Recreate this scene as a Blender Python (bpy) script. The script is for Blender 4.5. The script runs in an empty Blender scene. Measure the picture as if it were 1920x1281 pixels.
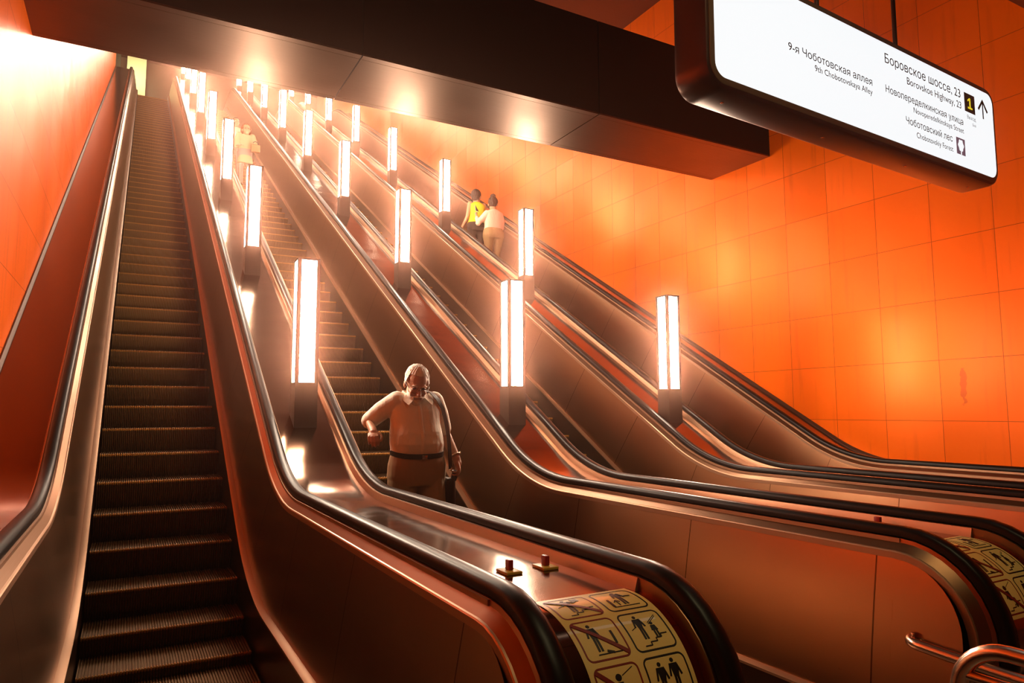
import bpy, bmesh, math, random
import numpy as np
from mathutils import Vector, Matrix, noise, geometry
random.seed(7); rng = np.random.default_rng(7)
S = bpy.context.scene
COL = S.collection

# ------------------------------------------------------------------ camera, world, exposure
ZO = 1.521                                        # eye height above the lower landing
yaw, pitch, roll = math.radians(28.8388), math.radians(5.7233), math.radians(-0.148)
fw = Vector((math.sin(yaw)*math.cos(pitch), math.cos(yaw)*math.cos(pitch), math.sin(pitch)))
rt = Vector((math.cos(yaw), -math.sin(yaw), 0)); up = rt.cross(fw)
r2 = rt*math.cos(roll) + up*math.sin(roll); u2 = up*math.cos(roll) - rt*math.sin(roll)
cd = bpy.data.cameras.new('camera'); cam = bpy.data.objects.new('camera', cd); COL.objects.link(cam)
M = Matrix((r2, u2, -fw)).transposed().to_4x4(); M.translation = (0, 0, ZO); cam.matrix_world = M
cd.sensor_width = 36.0; cd.sensor_fit = 'HORIZONTAL'; cd.lens = 1304.4852/1920*36; cd.clip_start = 0.05
S.camera = cam
S.view_settings.view_transform = 'Standard'; S.view_settings.look = 'None'
S.view_settings.gamma = 1.0; S.view_settings.use_curve_mapping = False
S.view_settings.exposure = 0.0
LAMP_E = 76.0
HAZE = 0.009
W = bpy.data.worlds.new('world'); S.world = W; W.use_nodes = True
W.node_tree.nodes['Background'].inputs[0].default_value = (1.0, .45, .2, 1)
W.node_tree.nodes['Background'].inputs[1].default_value = 0.0
if HAZE:
    vs = W.node_tree.nodes.new('ShaderNodeVolumeScatter')
    vs.inputs['Color'].default_value = (1.0, .50, .36, 1); vs.inputs['Density'].default_value = HAZE
    vs.inputs['Anisotropy'].default_value = 0.955
    W.node_tree.links.new(vs.outputs[0], W.node_tree.nodes['World Output'].inputs['Volume'])
cy = S.cycles
cy.use_denoising = True; cy.filter_width = 1.1
try: cy.denoiser = 'OPENIMAGEDENOISE'
except Exception: pass
cy.max_bounces = 6; cy.diffuse_bounces = 2; cy.glossy_bounces = 4; cy.volume_bounces = 0; cy.transmission_bounces = 4
cy.sample_clamp_indirect = 6.0; cy.caustics_reflective = True; cy.blur_glossy = 0.6

def area_light(name, loc, size, power, col, rot=(0, 0, 0), sy=None):
    l = bpy.data.lights.new(name, 'AREA'); l.energy = power; l.color = col; l.size = size
    if sy: l.shape = 'RECTANGLE'; l.size_y = sy
    o = bpy.data.objects.new(name, l); COL.objects.link(o); o.location = loc; o.rotation_euler = rot
    return o
# ceiling lights of the lower hall behind the camera and of the upper hall
area_light('hall_ceiling_light', (2.3, .4, 5.45), .10, 26, (1, .82, .42), sy=2.6).data.spread = math.radians(120)
area_light('upper_hall_light', (-.35, 34.3, 17.2), .5, 45, (1, .92, .50), rot=(math.radians(70), 0, 0), sy=.5)

# ------------------------------------------------------------------ materials
MAT = {}
def pm(name, col, rough=.5, metal=0.0, **kw):
    m = bpy.data.materials.new(name); m.use_nodes = True; MAT[name] = m
    b = m.node_tree.nodes['Principled BSDF']
    b.inputs['Base Color'].default_value = (*col, 1); b.inputs['Roughness'].default_value = rough; b.inputs['Metallic'].default_value = metal
    for k, v in kw.items(): b.inputs[k.replace('_', ' ')].default_value = v
    return m
class NT:
    def __init__(s, m): s.t = m.node_tree; s.b = s.t.nodes['Principled BSDF']
    def n(s, typ, **kw):
        x = s.t.nodes.new(typ)
        for k, v in kw.items():
            if hasattr(x, k): setattr(x, k, v)
            else: x.inputs[k].default_value = v
        return x
    def l(s, a, b): s.t.links.new(a, b)
    def math(s, op, a, b=None, c=None):
        x = s.t.nodes.new('ShaderNodeMath'); x.operation = op
        for i, v in enumerate((a, b, c)):
            if v is None: continue
            if isinstance(v, (int, float)): x.inputs[i].default_value = v
            else: s.l(v, x.inputs[i])
        return x.outputs[0]
def brushed(m, scale, amount, rough_amt, coords='UV', dist=.002):
    """fine scratches: stretched noise that varies roughness and bump"""
    t = NT(m); tc = t.n('ShaderNodeTexCoord'); mp = t.n('ShaderNodeMapping'); mp.inputs['Scale'].default_value = scale
    t.l(tc.outputs[coords], mp.inputs[0])
    no = t.n('ShaderNodeTexNoise', Scale=1.0, Detail=4.0); t.l(mp.outputs[0], no.inputs['Vector'])
    no2 = t.n('ShaderNodeTexNoise', Scale=1.7, Detail=3.0); t.l(tc.outputs['Object'], no2.inputs['Vector'])
    r0 = t.b.inputs['Roughness'].default_value
    r = t.math('MULTIPLY_ADD', no.outputs[0], rough_amt, r0-rough_amt*.5)
    r = t.math('ADD', r, t.math('MULTIPLY_ADD', no2.outputs[0], rough_amt, -rough_amt*.5))
    t.l(r, t.b.inputs['Roughness'])
    if amount:
        bp = t.n('ShaderNodeBump', Strength=amount, Distance=dist); t.l(no.outputs[0], bp.inputs['Height']); t.l(bp.outputs[0], t.b.inputs['Normal'])
    return t
def seams(t, spacing, phase, width, dark, coords='UV'):
    """panel joints at every `spacing` along the first coordinate"""
    tc = t.n('ShaderNodeTexCoord'); sx = t.n('ShaderNodeSeparateXYZ'); t.l(tc.outputs[coords], sx.inputs[0])
    f = t.math('FRACT', t.math('DIVIDE', t.math('SUBTRACT', sx.outputs[0], phase), spacing))
    d = t.math('MULTIPLY', t.math('MINIMUM', f, t.math('SUBTRACT', 1.0, f)), spacing)
    k = t.math('LESS_THAN', d, width)
    mx = t.n('ShaderNodeMix', data_type='RGBA'); c0 = t.b.inputs['Base Color'].default_value[:]
    mx.inputs[6].default_value = c0; mx.inputs[7].default_value = (*[x*dark for x in c0[:3]], 1)
    t.l(k, mx.inputs[0]); t.l(mx.outputs[2], t.b.inputs['Base Color'])

BRONZE = (.31, .168, .088)
m = pm('panel_metal', BRONZE, .29, 1.0); seams(brushed(m, (3, 90, 1), 0.0, .04), 1.25, 3.39, .004, .25)
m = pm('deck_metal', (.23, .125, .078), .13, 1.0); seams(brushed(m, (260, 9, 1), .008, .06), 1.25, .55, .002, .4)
t = NT(m); tc = t.n('ShaderNodeTexCoord'); mp = t.n('ShaderNodeMapping'); mp.inputs['Scale'].default_value = (1.1, 2.2, .6); t.l(tc.outputs['Object'], mp.inputs[0])
no = t.n('ShaderNodeTexNoise', Scale=1.6, Detail=1.0); t.l(mp.outputs[0], no.inputs['Vector']); old = t.b.inputs['Normal'].links[0].from_socket
bp = t.n('ShaderNodeBump', Strength=1.0, Distance=.0035); t.l(no.outputs[0], bp.inputs['Height']); t.l(old, bp.inputs['Normal']); t.l(bp.outputs[0], t.b.inputs['Normal'])
m = pm('strip_metal', (.50, .30, .185), .42, .85); brushed(m, (2, 300, 1), .03, .08)
m = pm('band_metal', (.26, .13, .068), .36, 1.0); brushed(m, (2, 200, 1), .03, .08)
m = pm('skirt_metal', (.10, .055, .035), .30, .9)
m = pm('rubber', (.007, .004, .003), .36, 0.0); m.node_tree.nodes['Principled BSDF'].inputs['Specular IOR Level'].default_value = .15
m = pm('step_metal', (.165, .085, .032), .42, .9)
m = pm('step_side', (.10, .06, .035), .5, .6)
m = pm('nosing_yellow', (.44, .18, .025), .45, .3)
m = pm('lamp_frame', (.032, .016, .010), .5, .4)
m = pm('lamp_glass', (1, .97, .94), .3); b = m.node_tree.nodes['Principled BSDF']; b.inputs['Emission Color'].default_value = (1, .74, .54, 1); b.inputs['Emission Strength'].default_value = LAMP_E
m = pm('beam_metal', (.20, .108, .066), .42, 1.0); brushed(m, (2, 60, 1), .03, .14, 'Object')
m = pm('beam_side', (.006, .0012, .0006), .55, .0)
m = pm('dark_ceiling', (.10, .022, .008), .5, .0)
m = pm('trim_dark', (.085, .030, .012), .5, .4)
m = pm('dark_gap', (.004, .002, .002), .6)
m = pm('floor_stone', (.16, .10, .07), .3)
m = pm('steel', (.72, .52, .40), .22, 1.0)
m = pm('cream', (.72, .62, .36), .5)
m = pm('brown_wall', (.10, .042, .018), .5)

# glossy orange enamel wall panels with joints, drips and stains
ORANGE = (.90, .140, .0006)
def wall_mat(name, ph_y, ph_z, stains):
    m = pm(name, ORANGE, .35, .25); t = NT(m)
    t.b.inputs['Coat Weight'].default_value = .03; t.b.inputs['Coat Roughness'].default_value = .2; t.b.inputs['Specular IOR Level'].default_value = .15
    tc = t.n('ShaderNodeTexCoord'); sx = t.n('ShaderNodeSeparateXYZ'); t.l(tc.outputs['Object'], sx.inputs[0])
    y, z = sx.outputs[1], sx.outputs[2]
    fy = t.math('DIVIDE', t.math('SUBTRACT', y, ph_y), .668); fz = t.math('DIVIDE', t.math('SUBTRACT', z, ph_z), .685)
    def edge(f, s):
        q = t.math('FRACT', f); return t.math('MULTIPLY', t.math('MINIMUM', q, t.math('SUBTRACT', 1.0, q)), s)
    j = t.math('MINIMUM', edge(fy, .668), edge(fz, .685))
    k = t.math('LESS_THAN', j, .0026)
    # grime running down from the joints
    mp = t.n('ShaderNodeMapping'); mp.inputs['Scale'].default_value = (1, 5, .35); t.l(tc.outputs['Object'], mp.inputs[0])
    no = t.n('ShaderNodeTexNoise', Scale=1.6, Detail=6.0, Roughness=.65); t.l(mp.outputs[0], no.inputs['Vector'])
    g = t.math('MULTIPLY', t.math('SUBTRACT', no.outputs[0], .55), 1.3); g = t.math('MAXIMUM', t.math('MINIMUM', g, .35), 0.0)
    n3 = t.n('ShaderNodeTexNoise', Scale=14.0, Detail=4.0); t.l(tc.outputs['Object'], n3.inputs['Vector'])
    for (cy_, cz_, ry, rz) in stains:
        a = t.math('POWER', t.math('DIVIDE', t.math('SUBTRACT', y, cy_), ry), 2.0); b_ = t.math('POWER', t.math('DIVIDE', t.math('SUBTRACT', z, cz_), rz), 2.0)
        d = t.math('ADD', t.math('ADD', a, b_), t.math('MULTIPLY_ADD', n3.outputs[0], 5.0, -2.3))
        g = t.math('MAXIMUM', g, t.math('MULTIPLY', t.math('LESS_THAN', d, .8), .55))
    f = t.math('MAXIMUM', t.math('MULTIPLY', k, .85), g)
    mx = t.n('ShaderNodeMix', data_type='RGBA'); mx.inputs[6].default_value = (*ORANGE, 1); mx.inputs[7].default_value = (.22, .035, .004, 1)
    t.l(f, mx.inputs[0]); t.l(mx.outputs[2], t.b.inputs['Base Color'])
    # every panel hangs at a slightly different angle
    wn = t.n('ShaderNodeTexWhiteNoise', noise_dimensions='2D'); cb = t.n('ShaderNodeCombineXYZ')
    t.l(t.math('FLOOR', fy), cb.inputs[0]); t.l(t.math('FLOOR', fz), cb.inputs[1]); t.l(cb.outputs[0], wn.inputs['Vector'])
    sc = t.n('ShaderNodeSeparateColor'); t.l(wn.outputs['Color'], sc.inputs[0])
    tilt = t.math('ADD', t.math('MULTIPLY', t.math('SUBTRACT', sc.outputs[0], .5), y), t.math('MULTIPLY', t.math('SUBTRACT', sc.outputs[1], .5), z))
    n2 = t.n('ShaderNodeTexNoise', Scale=.9, Detail=1.0); t.l(tc.outputs['Object'], n2.inputs['Vector'])
    h = t.math('ADD', t.math('MULTIPLY', tilt, .035), t.math('MULTIPLY', n2.outputs[0], .02))
    h = t.math('SUBTRACT', h, t.math('MULTIPLY', k, .004))
    bp = t.n('ShaderNodeBump', Strength=1.0, Distance=1.0); t.l(h, bp.inputs['Height']); t.l(bp.outputs[0], t.b.inputs['Normal'])
    return m
wall_mat('orange_panels', 5.904, ZO-.121, [(4.32, ZO+.28, .035, .28), (11.95, ZO+2.95, .20, .05)])

# ------------------------------------------------------------------ builders
def link(name, me, mats=None, parent=None, smooth=None):
    o = bpy.data.objects.new(name, me); COL.objects.link(o)
    for x in (mats if isinstance(mats, (list, tuple)) else [mats]) if mats else []:
        me.materials.append(MAT[x])
    if parent: o.parent = parent
    if smooth is not None: shade(me, smooth)
    return o
def shade(me, ang=40):
    me.polygons.foreach_set('use_smooth', [True]*len(me.polygons))
    bm = bmesh.new(); bm.from_mesh(me); a = math.radians(ang)
    for e in bm.edges: e.smooth = not (len(e.link_faces) == 2 and e.calc_face_angle(0) > a)
    bm.to_mesh(me); bm.free()
def mesh(V, F, uv=None, mi=None):
    me = bpy.data.meshes.new('m'); me.from_pydata([tuple(v) for v in V], [], F); me.update()
    if uv is not None:
        L = me.uv_layers.new(name='UVMap')
        li = np.zeros(len(me.loops), np.int64); me.loops.foreach_get('vertex_index', li)
        L.data.foreach_set('uv', np.asarray(uv, float)[li].ravel())
    if mi is not None: me.polygons.foreach_set('material_index', mi)
    return me
def fixn(me):
    bm = bmesh.new(); bm.from_mesh(me); bmesh.ops.remove_doubles(bm, verts=bm.verts, dist=1e-6); bmesh.ops.recalc_face_normals(bm, faces=bm.faces); bm.to_mesh(me); bm.free(); return me
def bxs(boxes, bev=0.0, seg=2):
    """one mesh of axis-aligned boxes (x0,x1,y0,y1,z0,z1)"""
    bm = bmesh.new()
    for (x0, x1, y0, y1, z0, z1) in boxes:
        r = bmesh.ops.create_cube(bm, size=1.0); vs = r['verts']
        for v in vs: v.co = ((x0+x1)/2+v.co.x*(x1-x0), (y0+y1)/2+v.co.y*(y1-y0), (z0+z1)/2+v.co.z*(z1-z0))
    if bev: bmesh.ops.bevel(bm, geom=list(bm.edges), offset=bev, segments=seg, affect='EDGES', profile=.5)
    me = bpy.data.meshes.new('m'); bm.to_mesh(me); bm.free(); return me
def tubem(pts, r, nseg=12, caps=True, closed=False):
    pts = [Vector(p) for p in pts]; n = len(pts); V = []; F = []
    rr = r if isinstance(r, (list, tuple)) else [r]*n
    T = []
    for i in range(n):
        a = pts[(i-1) % n] if (closed or i > 0) else pts[i]; b = pts[(i+1) % n] if (closed or i < n-1) else pts[i]
        T.append((b-a).normalized())
    nrm = T[0].orthogonal().normalized()
    for i in range(n):
        nrm = (nrm - T[i]*nrm.dot(T[i])).normalized(); bi = T[i].cross(nrm)
        for k in range(nseg):
            a = 2*math.pi*k/nseg; V.append(pts[i] + (nrm*math.cos(a)+bi*math.sin(a))*rr[i])
    for i in range(n if closed else n-1):
        for k in range(nseg):
            j = (i+1) % n; F.append((i*nseg+k, i*nseg+(k+1) % nseg, j*nseg+(k+1) % nseg, j*nseg+k))
    if caps and not closed: F.append(tuple(range(nseg))[::-1]); F.append(tuple((n-1)*nseg+k for k in range(nseg)))
    return mesh(V, F)
def empty(name, loc):
    o = bpy.data.objects.new(name, None); COL.objects.link(o); o.location = loc; o.empty_display_size = .2
    o.matrix_world = Matrix.Translation(loc); return o
def tag(o, label=None, cat=None, group=None, kind=None):
    for k, v in (('label', label), ('category', cat), ('group', group), ('kind', kind)):
        if v: o[k] = v
    return o
def adopt(o, parent):
    """parent a mesh built in world coordinates to an Empty"""
    o.parent = parent; o.matrix_parent_inverse = Matrix.Translation(-Vector(parent.location)); return o

# ------------------------------------------------------------------ escalator path
AL = math.radians(29.87); TA = math.tan(AL)
YI, R0 = 5.70, 2.97            # lower knee of the nosing line, radius of its bend
YU, R1 = 30.3, 2.6             # upper knee
ZU = TA*(YU-YI)                # upper landing level
YN, NN = 2.05, .524            # lower newel centre (y, height)
YN2 = 33.2
t0_, t1_ = R0*math.tan(AL/2), R1*math.tan(AL/2)
SNOSE = 7.667
def pt(st, n):
    k, a = st
    if k == 'N': return (YN-(n-NN)*math.sin(a), NN+(n-NN)*math.cos(a))
    if k == 'F': return (a, n)
    if k == 'A': return (YI-t0_+(R0-n)*math.sin(a), R0-(R0-n)*math.cos(a))
    if k == 'B': return (YU+t1_-(R1+n)*math.sin(a), ZU-R1+(R1+n)*math.cos(a))
    if k == 'G': return (a, ZU+n)
    if k == 'M': return (YN2+(n-NN)*math.sin(a), ZU+NN+(n-NN)*math.cos(a))
def slen(st):
    k, a = st
    if k == 'N': return YN-.4*a
    if k == 'F': return a
    base = YI-t0_
    if k == 'A': return base+R0*a
    base += R0*AL; inc = (YU-YI)/math.cos(AL)-t0_-t1_
    if k == 'B': return base+inc+R1*(AL-a)
    base += inc+R1*AL
    if k == 'G': return base+(a-YU-t1_)
    return base+(YN2-YU-t1_)+.4*a
def stations(newel=0.0, newel2=0.0, start=YN, end=YN2, na=14):
    st = []
    if newel: st += [('N', math.radians(newel)*(1-i/18)) for i in range(18)]
    st += [('F', start), ('F', 3.4)]
    st += [('A', AL*i/na) for i in range(na+1)]
    st += [('B', AL*(1-i/na)) for i in range(na+1)]
    st += [('G', end)]
    if newel2: st += [('M', math.radians(newel2)*(i+1)/14) for i in range(14)]
    return st
def sweep(profile, st, closed=True, caps=True):
    """profile: (x, n) points; swept along the escalator path. UV = (length along path, profile length)"""
    V = []; UV = []; F = []; m_ = len(profile); acc = [0]
    for i in range(1, m_): acc.append(acc[-1]+math.dist(profile[i], profile[i-1]))
    for s in st:
        L = slen(s)
        for i, (x, n) in enumerate(profile):
            y, z = pt(s, n); V.append((x, y, z)); UV.append((L, acc[i]))
    for a in range(len(st)-1):
        for i in range(m_ if closed else m_-1):
            j = (i+1) % m_
            F.append((a*m_+i, a*m_+j, (a+1)*m_+j, (a+1)*m_+i))
    if closed and caps: F.append(tuple(range(m_))[::-1]); F.append(tuple((len(st)-1)*m_+i for i in range(m_)))
    me = mesh(V, F, UV)
    if closed:
        bm = bmesh.new(); bm.from_mesh(me); bmesh.ops.recalc_face_normals(bm, faces=bm.faces); bm.to_mesh(me); bm.free()
    return me
ZF = -.225                     # the lower landing and the level steps lie below the balustrades' own knee
YF = YI+ZF/TA; tf_ = R0*math.tan(AL/2)
def nose_z(y):
    if y <= YF-tf_: return ZF
    ya = YF-tf_+R0*math.sin(AL)
    if y < ya: return ZF+R0-math.sqrt(R0*R0-(y-YF+tf_)**2)
    yb = YU+t1_-R1*math.sin(AL)
    if y <= yb: return TA*(y-YI)
    if y < YU+t1_: return ZU-R1+math.sqrt(R1*R1-(YU+t1_-y)**2)
    return ZU

EL = [-.2125+2.161*k for k in range(4)]        # left edge of each flight of steps
SW = 1.0515                                     # step width
XL, XR = -.985, 8.05
DXL, DXR = XL+.003, XR-.003                     # the decks stop 3 mm short of the walls; faces of the side walls

# ------------------------------------------------------------------ the setting
def struct(name, me, mats, smooth=None):
    o = link(name, me, mats, None, smooth); o['kind'] = 'structure'; return o
struct('wall_right', bxs([(XR, XR+.25, -8, 36, -1.5, 22)]), 'orange_panels')
struct('wall_left', bxs([(XL-.25, XL, -8, 29.25, -1.5, 22)]), 'orange_panels')
struct('trim_1', bxs([(XL-.30, XL-.02, 29.25, 36, 8, 22)]), 'dark_gap')
struct('floor', bxs([(XL, XR, -8, 2.6, ZF-.3, ZF)]), 'floor_stone')
struct('floor_upper', bxs([(XL, XR, 32.2, 36, ZU-.3, ZU)]), 'floor_stone')
ZC1 = ZO+7.34; ZC2 = ZO+16.55
struct('ceiling', bxs([(XL, XR, -8, 3.42, ZO+4.14, ZO+4.5)]), 'dark_ceiling')
V = []; prof = [(3.42, ZC1), (11.0, ZC1), (27.6, ZC1+16.6*TA+.9), (27.6, ZC2), (36, ZC2)]
for x in (XL, XR):
    for (y, z) in prof: V.append((x, y, z))
    for (y, z) in prof[::-1]: V.append((x, y, z+.3+(4 if False else 0)))
n = len(prof)*2
F = [tuple(range(n))[::-1], tuple(range(n, 2*n))]+[(i, (i+1) % n, n+(i+1) % n, n+i) for i in range(n)]
# seams of the sloping ceiling are part of the slab's own mesh
struct('ceiling_upper', fixn(mesh(V, F)), 'dark_ceiling')
struct('wall_back', bxs([(XL-.2, XR+.25, 36, 36.3, 8, 22)]), 'brown_wall')
struct('wall_front', bxs([(XL-.2, XR+.25, -8.3, -8, -1.5, 8)]), 'brown_wall')
struct('trim_2', bxs([(-.74, .05, 35.6, 36.0, ZU, ZC2)]), 'cream')
# trusses' pit below the flights
struct('floor_pit', bxs([(XL, XR, 2.6, 36, -1.5, -1.3)]), 'dark_gap')

# big cross beam above the flights
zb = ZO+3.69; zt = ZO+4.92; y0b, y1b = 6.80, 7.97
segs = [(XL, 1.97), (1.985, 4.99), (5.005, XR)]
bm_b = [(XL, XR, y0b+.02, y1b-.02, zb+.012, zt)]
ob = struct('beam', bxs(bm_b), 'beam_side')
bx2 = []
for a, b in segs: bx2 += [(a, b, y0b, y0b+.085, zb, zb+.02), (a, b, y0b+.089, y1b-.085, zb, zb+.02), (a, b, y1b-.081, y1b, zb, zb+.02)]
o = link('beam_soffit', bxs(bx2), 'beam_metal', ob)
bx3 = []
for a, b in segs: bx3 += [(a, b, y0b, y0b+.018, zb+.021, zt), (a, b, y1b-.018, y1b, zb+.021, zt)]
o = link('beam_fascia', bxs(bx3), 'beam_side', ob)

# ------------------------------------------------------------------ steps
def step_mesh():
    prof = [(.405, 0.0), (.012, 0.0), (.004, -.003), (0.0, -.011), (.002, -.024), (.010, -.075), (.026, -.15), (.060, -.245)]
    nt = 60; w = (SW-.012)/nt; xs = []
    for i in range(nt):
        x = .006+i*w; xs += [(x, 0), (x+w*.52, 0), (x+w*.62, 1), (x+w*.90, 1)]
    xs.append((SW-.006, 0))
    nrm = [(0, -1), (0, -1), (.7, -.7), (1, -.2), (1, .1), (.98, .15), (.95, .3), (.95, .3)]
    V = []; F = []; MI = []
    for x, h in xs:
        for (y, z), (ny, nz) in zip(prof, nrm): V.append((x, y+ny*h*.009, z+nz*h*.009))
    m_ = len(prof)
    for i in range(len(xs)-1):
        for j in range(m_-1):
            F.append((i*m_+j, (i+1)*m_+j, (i+1)*m_+j+1, i*m_+j+1)); MI.append(2 if j in (1, 2, 3) else 0)
    for i in (0, len(xs)-1):                                   # side cheeks
        b = len(V); x = xs[i][0]
        for (y, z) in prof+[(.405, -.245)]: V.append((x, y, z))
        f = tuple(range(b, len(V))); F.append(f if i else f[::-1]); MI.append(1)
    return mesh(V, F, None, MI)
STEP = step_mesh()
for x in ('step_metal', 'step_side', 'nosing_yellow'): STEP.materials.append(MAT[x])

RP = [(.2075, .930), (.2075, .950), (.214, .965), (.228, .973), (.25, .9755), (.272, .973), (.286, .965), (.2925, .950), (.2925, .930), (.282, .926), (.218, .926)]
GP = [(.164, .836), (.164, .870), (.203, .904), (.207, .922), (.232, .930), (.268, .930), (.300, .922), (.300, .836)]
SIDE = {'left': -1, 'right': 1}
ELAB = ['escalator nearest the left wall, its brown steps empty from bottom to top',
        'escalator carrying the man in the pale shirt, second from the left wall',
        'third escalator from the left wall, between the middle and right lamp rows, nobody on it',
        'escalator beside the right orange wall, carrying two women seen from behind']
PH = [0.0, -.112, .13, .25]
flat_st = stations(start=1.9)
rail_st = stations(newel=178, newel2=178)
for k in range(4):
    xl = EL[k]; xr = xl+SW
    E = tag(empty('escalator', ((xl+xr)/2, YI, 0)), ELAB[k], 'escalator', 'escalators side by side')
    for sd, sg in SIDE.items():
        X = (lambda u, sg=sg, xl=xl, xr=xr: (xl-u) if sg < 0 else (xr+u))
        def P(p): q = [(X(u), n) for u, n in p]; return q
        adopt(link('handrail', sweep(P(RP), rail_st), 'rubber', None, 50), E)
        adopt(link('handrail_base', sweep(P(GP), rail_st), 'band_metal', None, 30), E)
        adopt(link('lower_trim_strip', sweep(P([(.154, .835), (.154, .864), (.158, .869), (.172, .873), (.172, .835)]), rail_st), 'strip_metal', None, 30), E)
        adopt(link('upper_trim_strip', sweep(P([(.1985, .902), (.1985, .921), (.2115, .921), (.2115, .902)]), stations(start=YN)), 'strip_metal', None, 30), E)
        # inner panel with its rounded lower end
        pp = [(.050, .165), (.082, .40), (.118, .62), (.158, .836)]
        me = sweep(P(pp+[(u+.02, n) for u, n in pp[::-1]]), stations(start=YN))
        bm = bmesh.new(); bm.from_mesh(me); uvl = bm.loops.layers.uv.verify()
        def uo(n): return np.interp(n, [q[1] for q in pp], [q[0] for q in pp])
        for (yc, zz, sgn) in ((YN, 0, -1), (YN2, ZU, 1)):
            ring = [[bm.verts.new((X(uo(NN)+t), yc, zz+NN)) for t in (0, .02)]]; prev = None; R_ = .836-NN
            rows = []
            for r in (R_*.5, R_):
                row = []
                for i in range(25):
                    a = math.pi*i/24; n_ = NN+r*math.cos(a); row.append(bm.verts.new((X(max(uo(n_), .05)), yc+sgn*r*math.sin(a), zz+n_)))
                rows.append(row)
            for i in range(24):
                fs = [bm.faces.new((ring[0][0], rows[0][i], rows[0][i+1])), bm.faces.new((rows[0][i], rows[1][i], rows[1][i+1], rows[0][i+1]))]
                for f in fs:
                    for lp in f.loops: lp[uvl].uv = (lp.vert.co.y if sgn < 0 else 3.9+.05*lp.vert.co.y % .01, lp.vert.co.z)
        bmesh.ops.recalc_face_normals(bm, faces=bm.faces); bm.to_mesh(me); bm.free()
        adopt(link('inner_panel', me, 'panel_metal', None, 30), E)
        adopt(link('skirt_panel', sweep(P([(.010, -.50), (.010, .155), (.035, .155), (.035, -.50)]), flat_st), 'skirt_metal', None, 30), E)
        adopt(link('skirt_trim', sweep(P([(.004, .150), (.004, .163), (.028, .172), (.052, .172), (.052, .150)]), flat_st), 'strip_metal', None, 30), E)
    ys = [SNOSE+PH[k]+.4*i for i in range(-11, 60)]
    for y in [q for q in ys if 3.0 < q < 31.4]:
        o = bpy.data.objects.new('step', STEP); COL.objects.link(o); o.location = (xl, y, nose_z(y)); adopt(o, E)
    bx = [(xl+.01, xr-.01, 2.62, 3.02, ZF-.05, ZF+.004)]+[(xl+.02+i*.034, xl+.034+i*.034, 2.9, 3.2, ZF-.004, ZF+.010) for i in range(30)]
    adopt(link('comb_plate', bxs(bx), 'strip_metal'), E)
    bx = [(xl+.01, xr-.01, 31.5, 32.2, ZU-.05, ZU+.004)]+[(xl+.02+i*.034, xl+.034+i*.034, 31.2, 31.6, ZU-.004, ZU+.010) for i in range(30)]
    adopt(link('comb_plate', bxs(bx), 'strip_metal'), E)

# ------------------------------------------------------------------ decks between the flights and along the walls
DN = .875
deck_st = stations(newel=170, newel2=120)
DLAB = ['narrow deck between the left wall and the left escalator',
        'shiny metal deck carrying the left row of lamps, its newel nearest the camera',
        'shiny metal deck carrying the middle row of lamps',
        'orange-tinted metal deck carrying the right row of lamps',
        'narrow deck between the right escalator and the orange right wall']
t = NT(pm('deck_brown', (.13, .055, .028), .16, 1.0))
def deck(x0, x1, lab, wall=0):
    D = tag(empty('balustrade_deck', ((x0+x1)/2, YI, 0)), lab, 'escalator deck', 'decks along the escalators')
    pr = [(x0, DN), (x1, DN), (x1, DN-.03), (x0, DN-.03)]
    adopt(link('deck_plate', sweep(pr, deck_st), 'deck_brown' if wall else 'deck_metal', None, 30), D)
    for s, xe in ((1, x0), (-1, x1)):
        if wall == s:
            q = [(xe, DN-.03), (xe, DN+.035), (xe+s*.012, DN+.035), (xe+s*.036, DN+.012), (xe+s*.036, DN-.03)]
        else:
            q = [(xe-s*.006, DN-.02), (xe-s*.006, DN+.045), (xe+s*.004, DN+.045), (xe+s*.016, DN+.004), (xe+s*.016, DN-.02)]
        adopt(link('wall_trim' if wall == s else 'edge_trim', sweep(q, stations(start=YN)), 'trim_dark' if wall == s else 'strip_metal', None, 30), D)
    return D
GAP = .3005
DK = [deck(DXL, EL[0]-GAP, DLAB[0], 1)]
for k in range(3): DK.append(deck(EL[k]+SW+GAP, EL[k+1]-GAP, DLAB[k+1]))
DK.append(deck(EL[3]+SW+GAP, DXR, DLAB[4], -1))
DX = [(EL[k]+SW+EL[k+1])/2 for k in range(3)]

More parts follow.
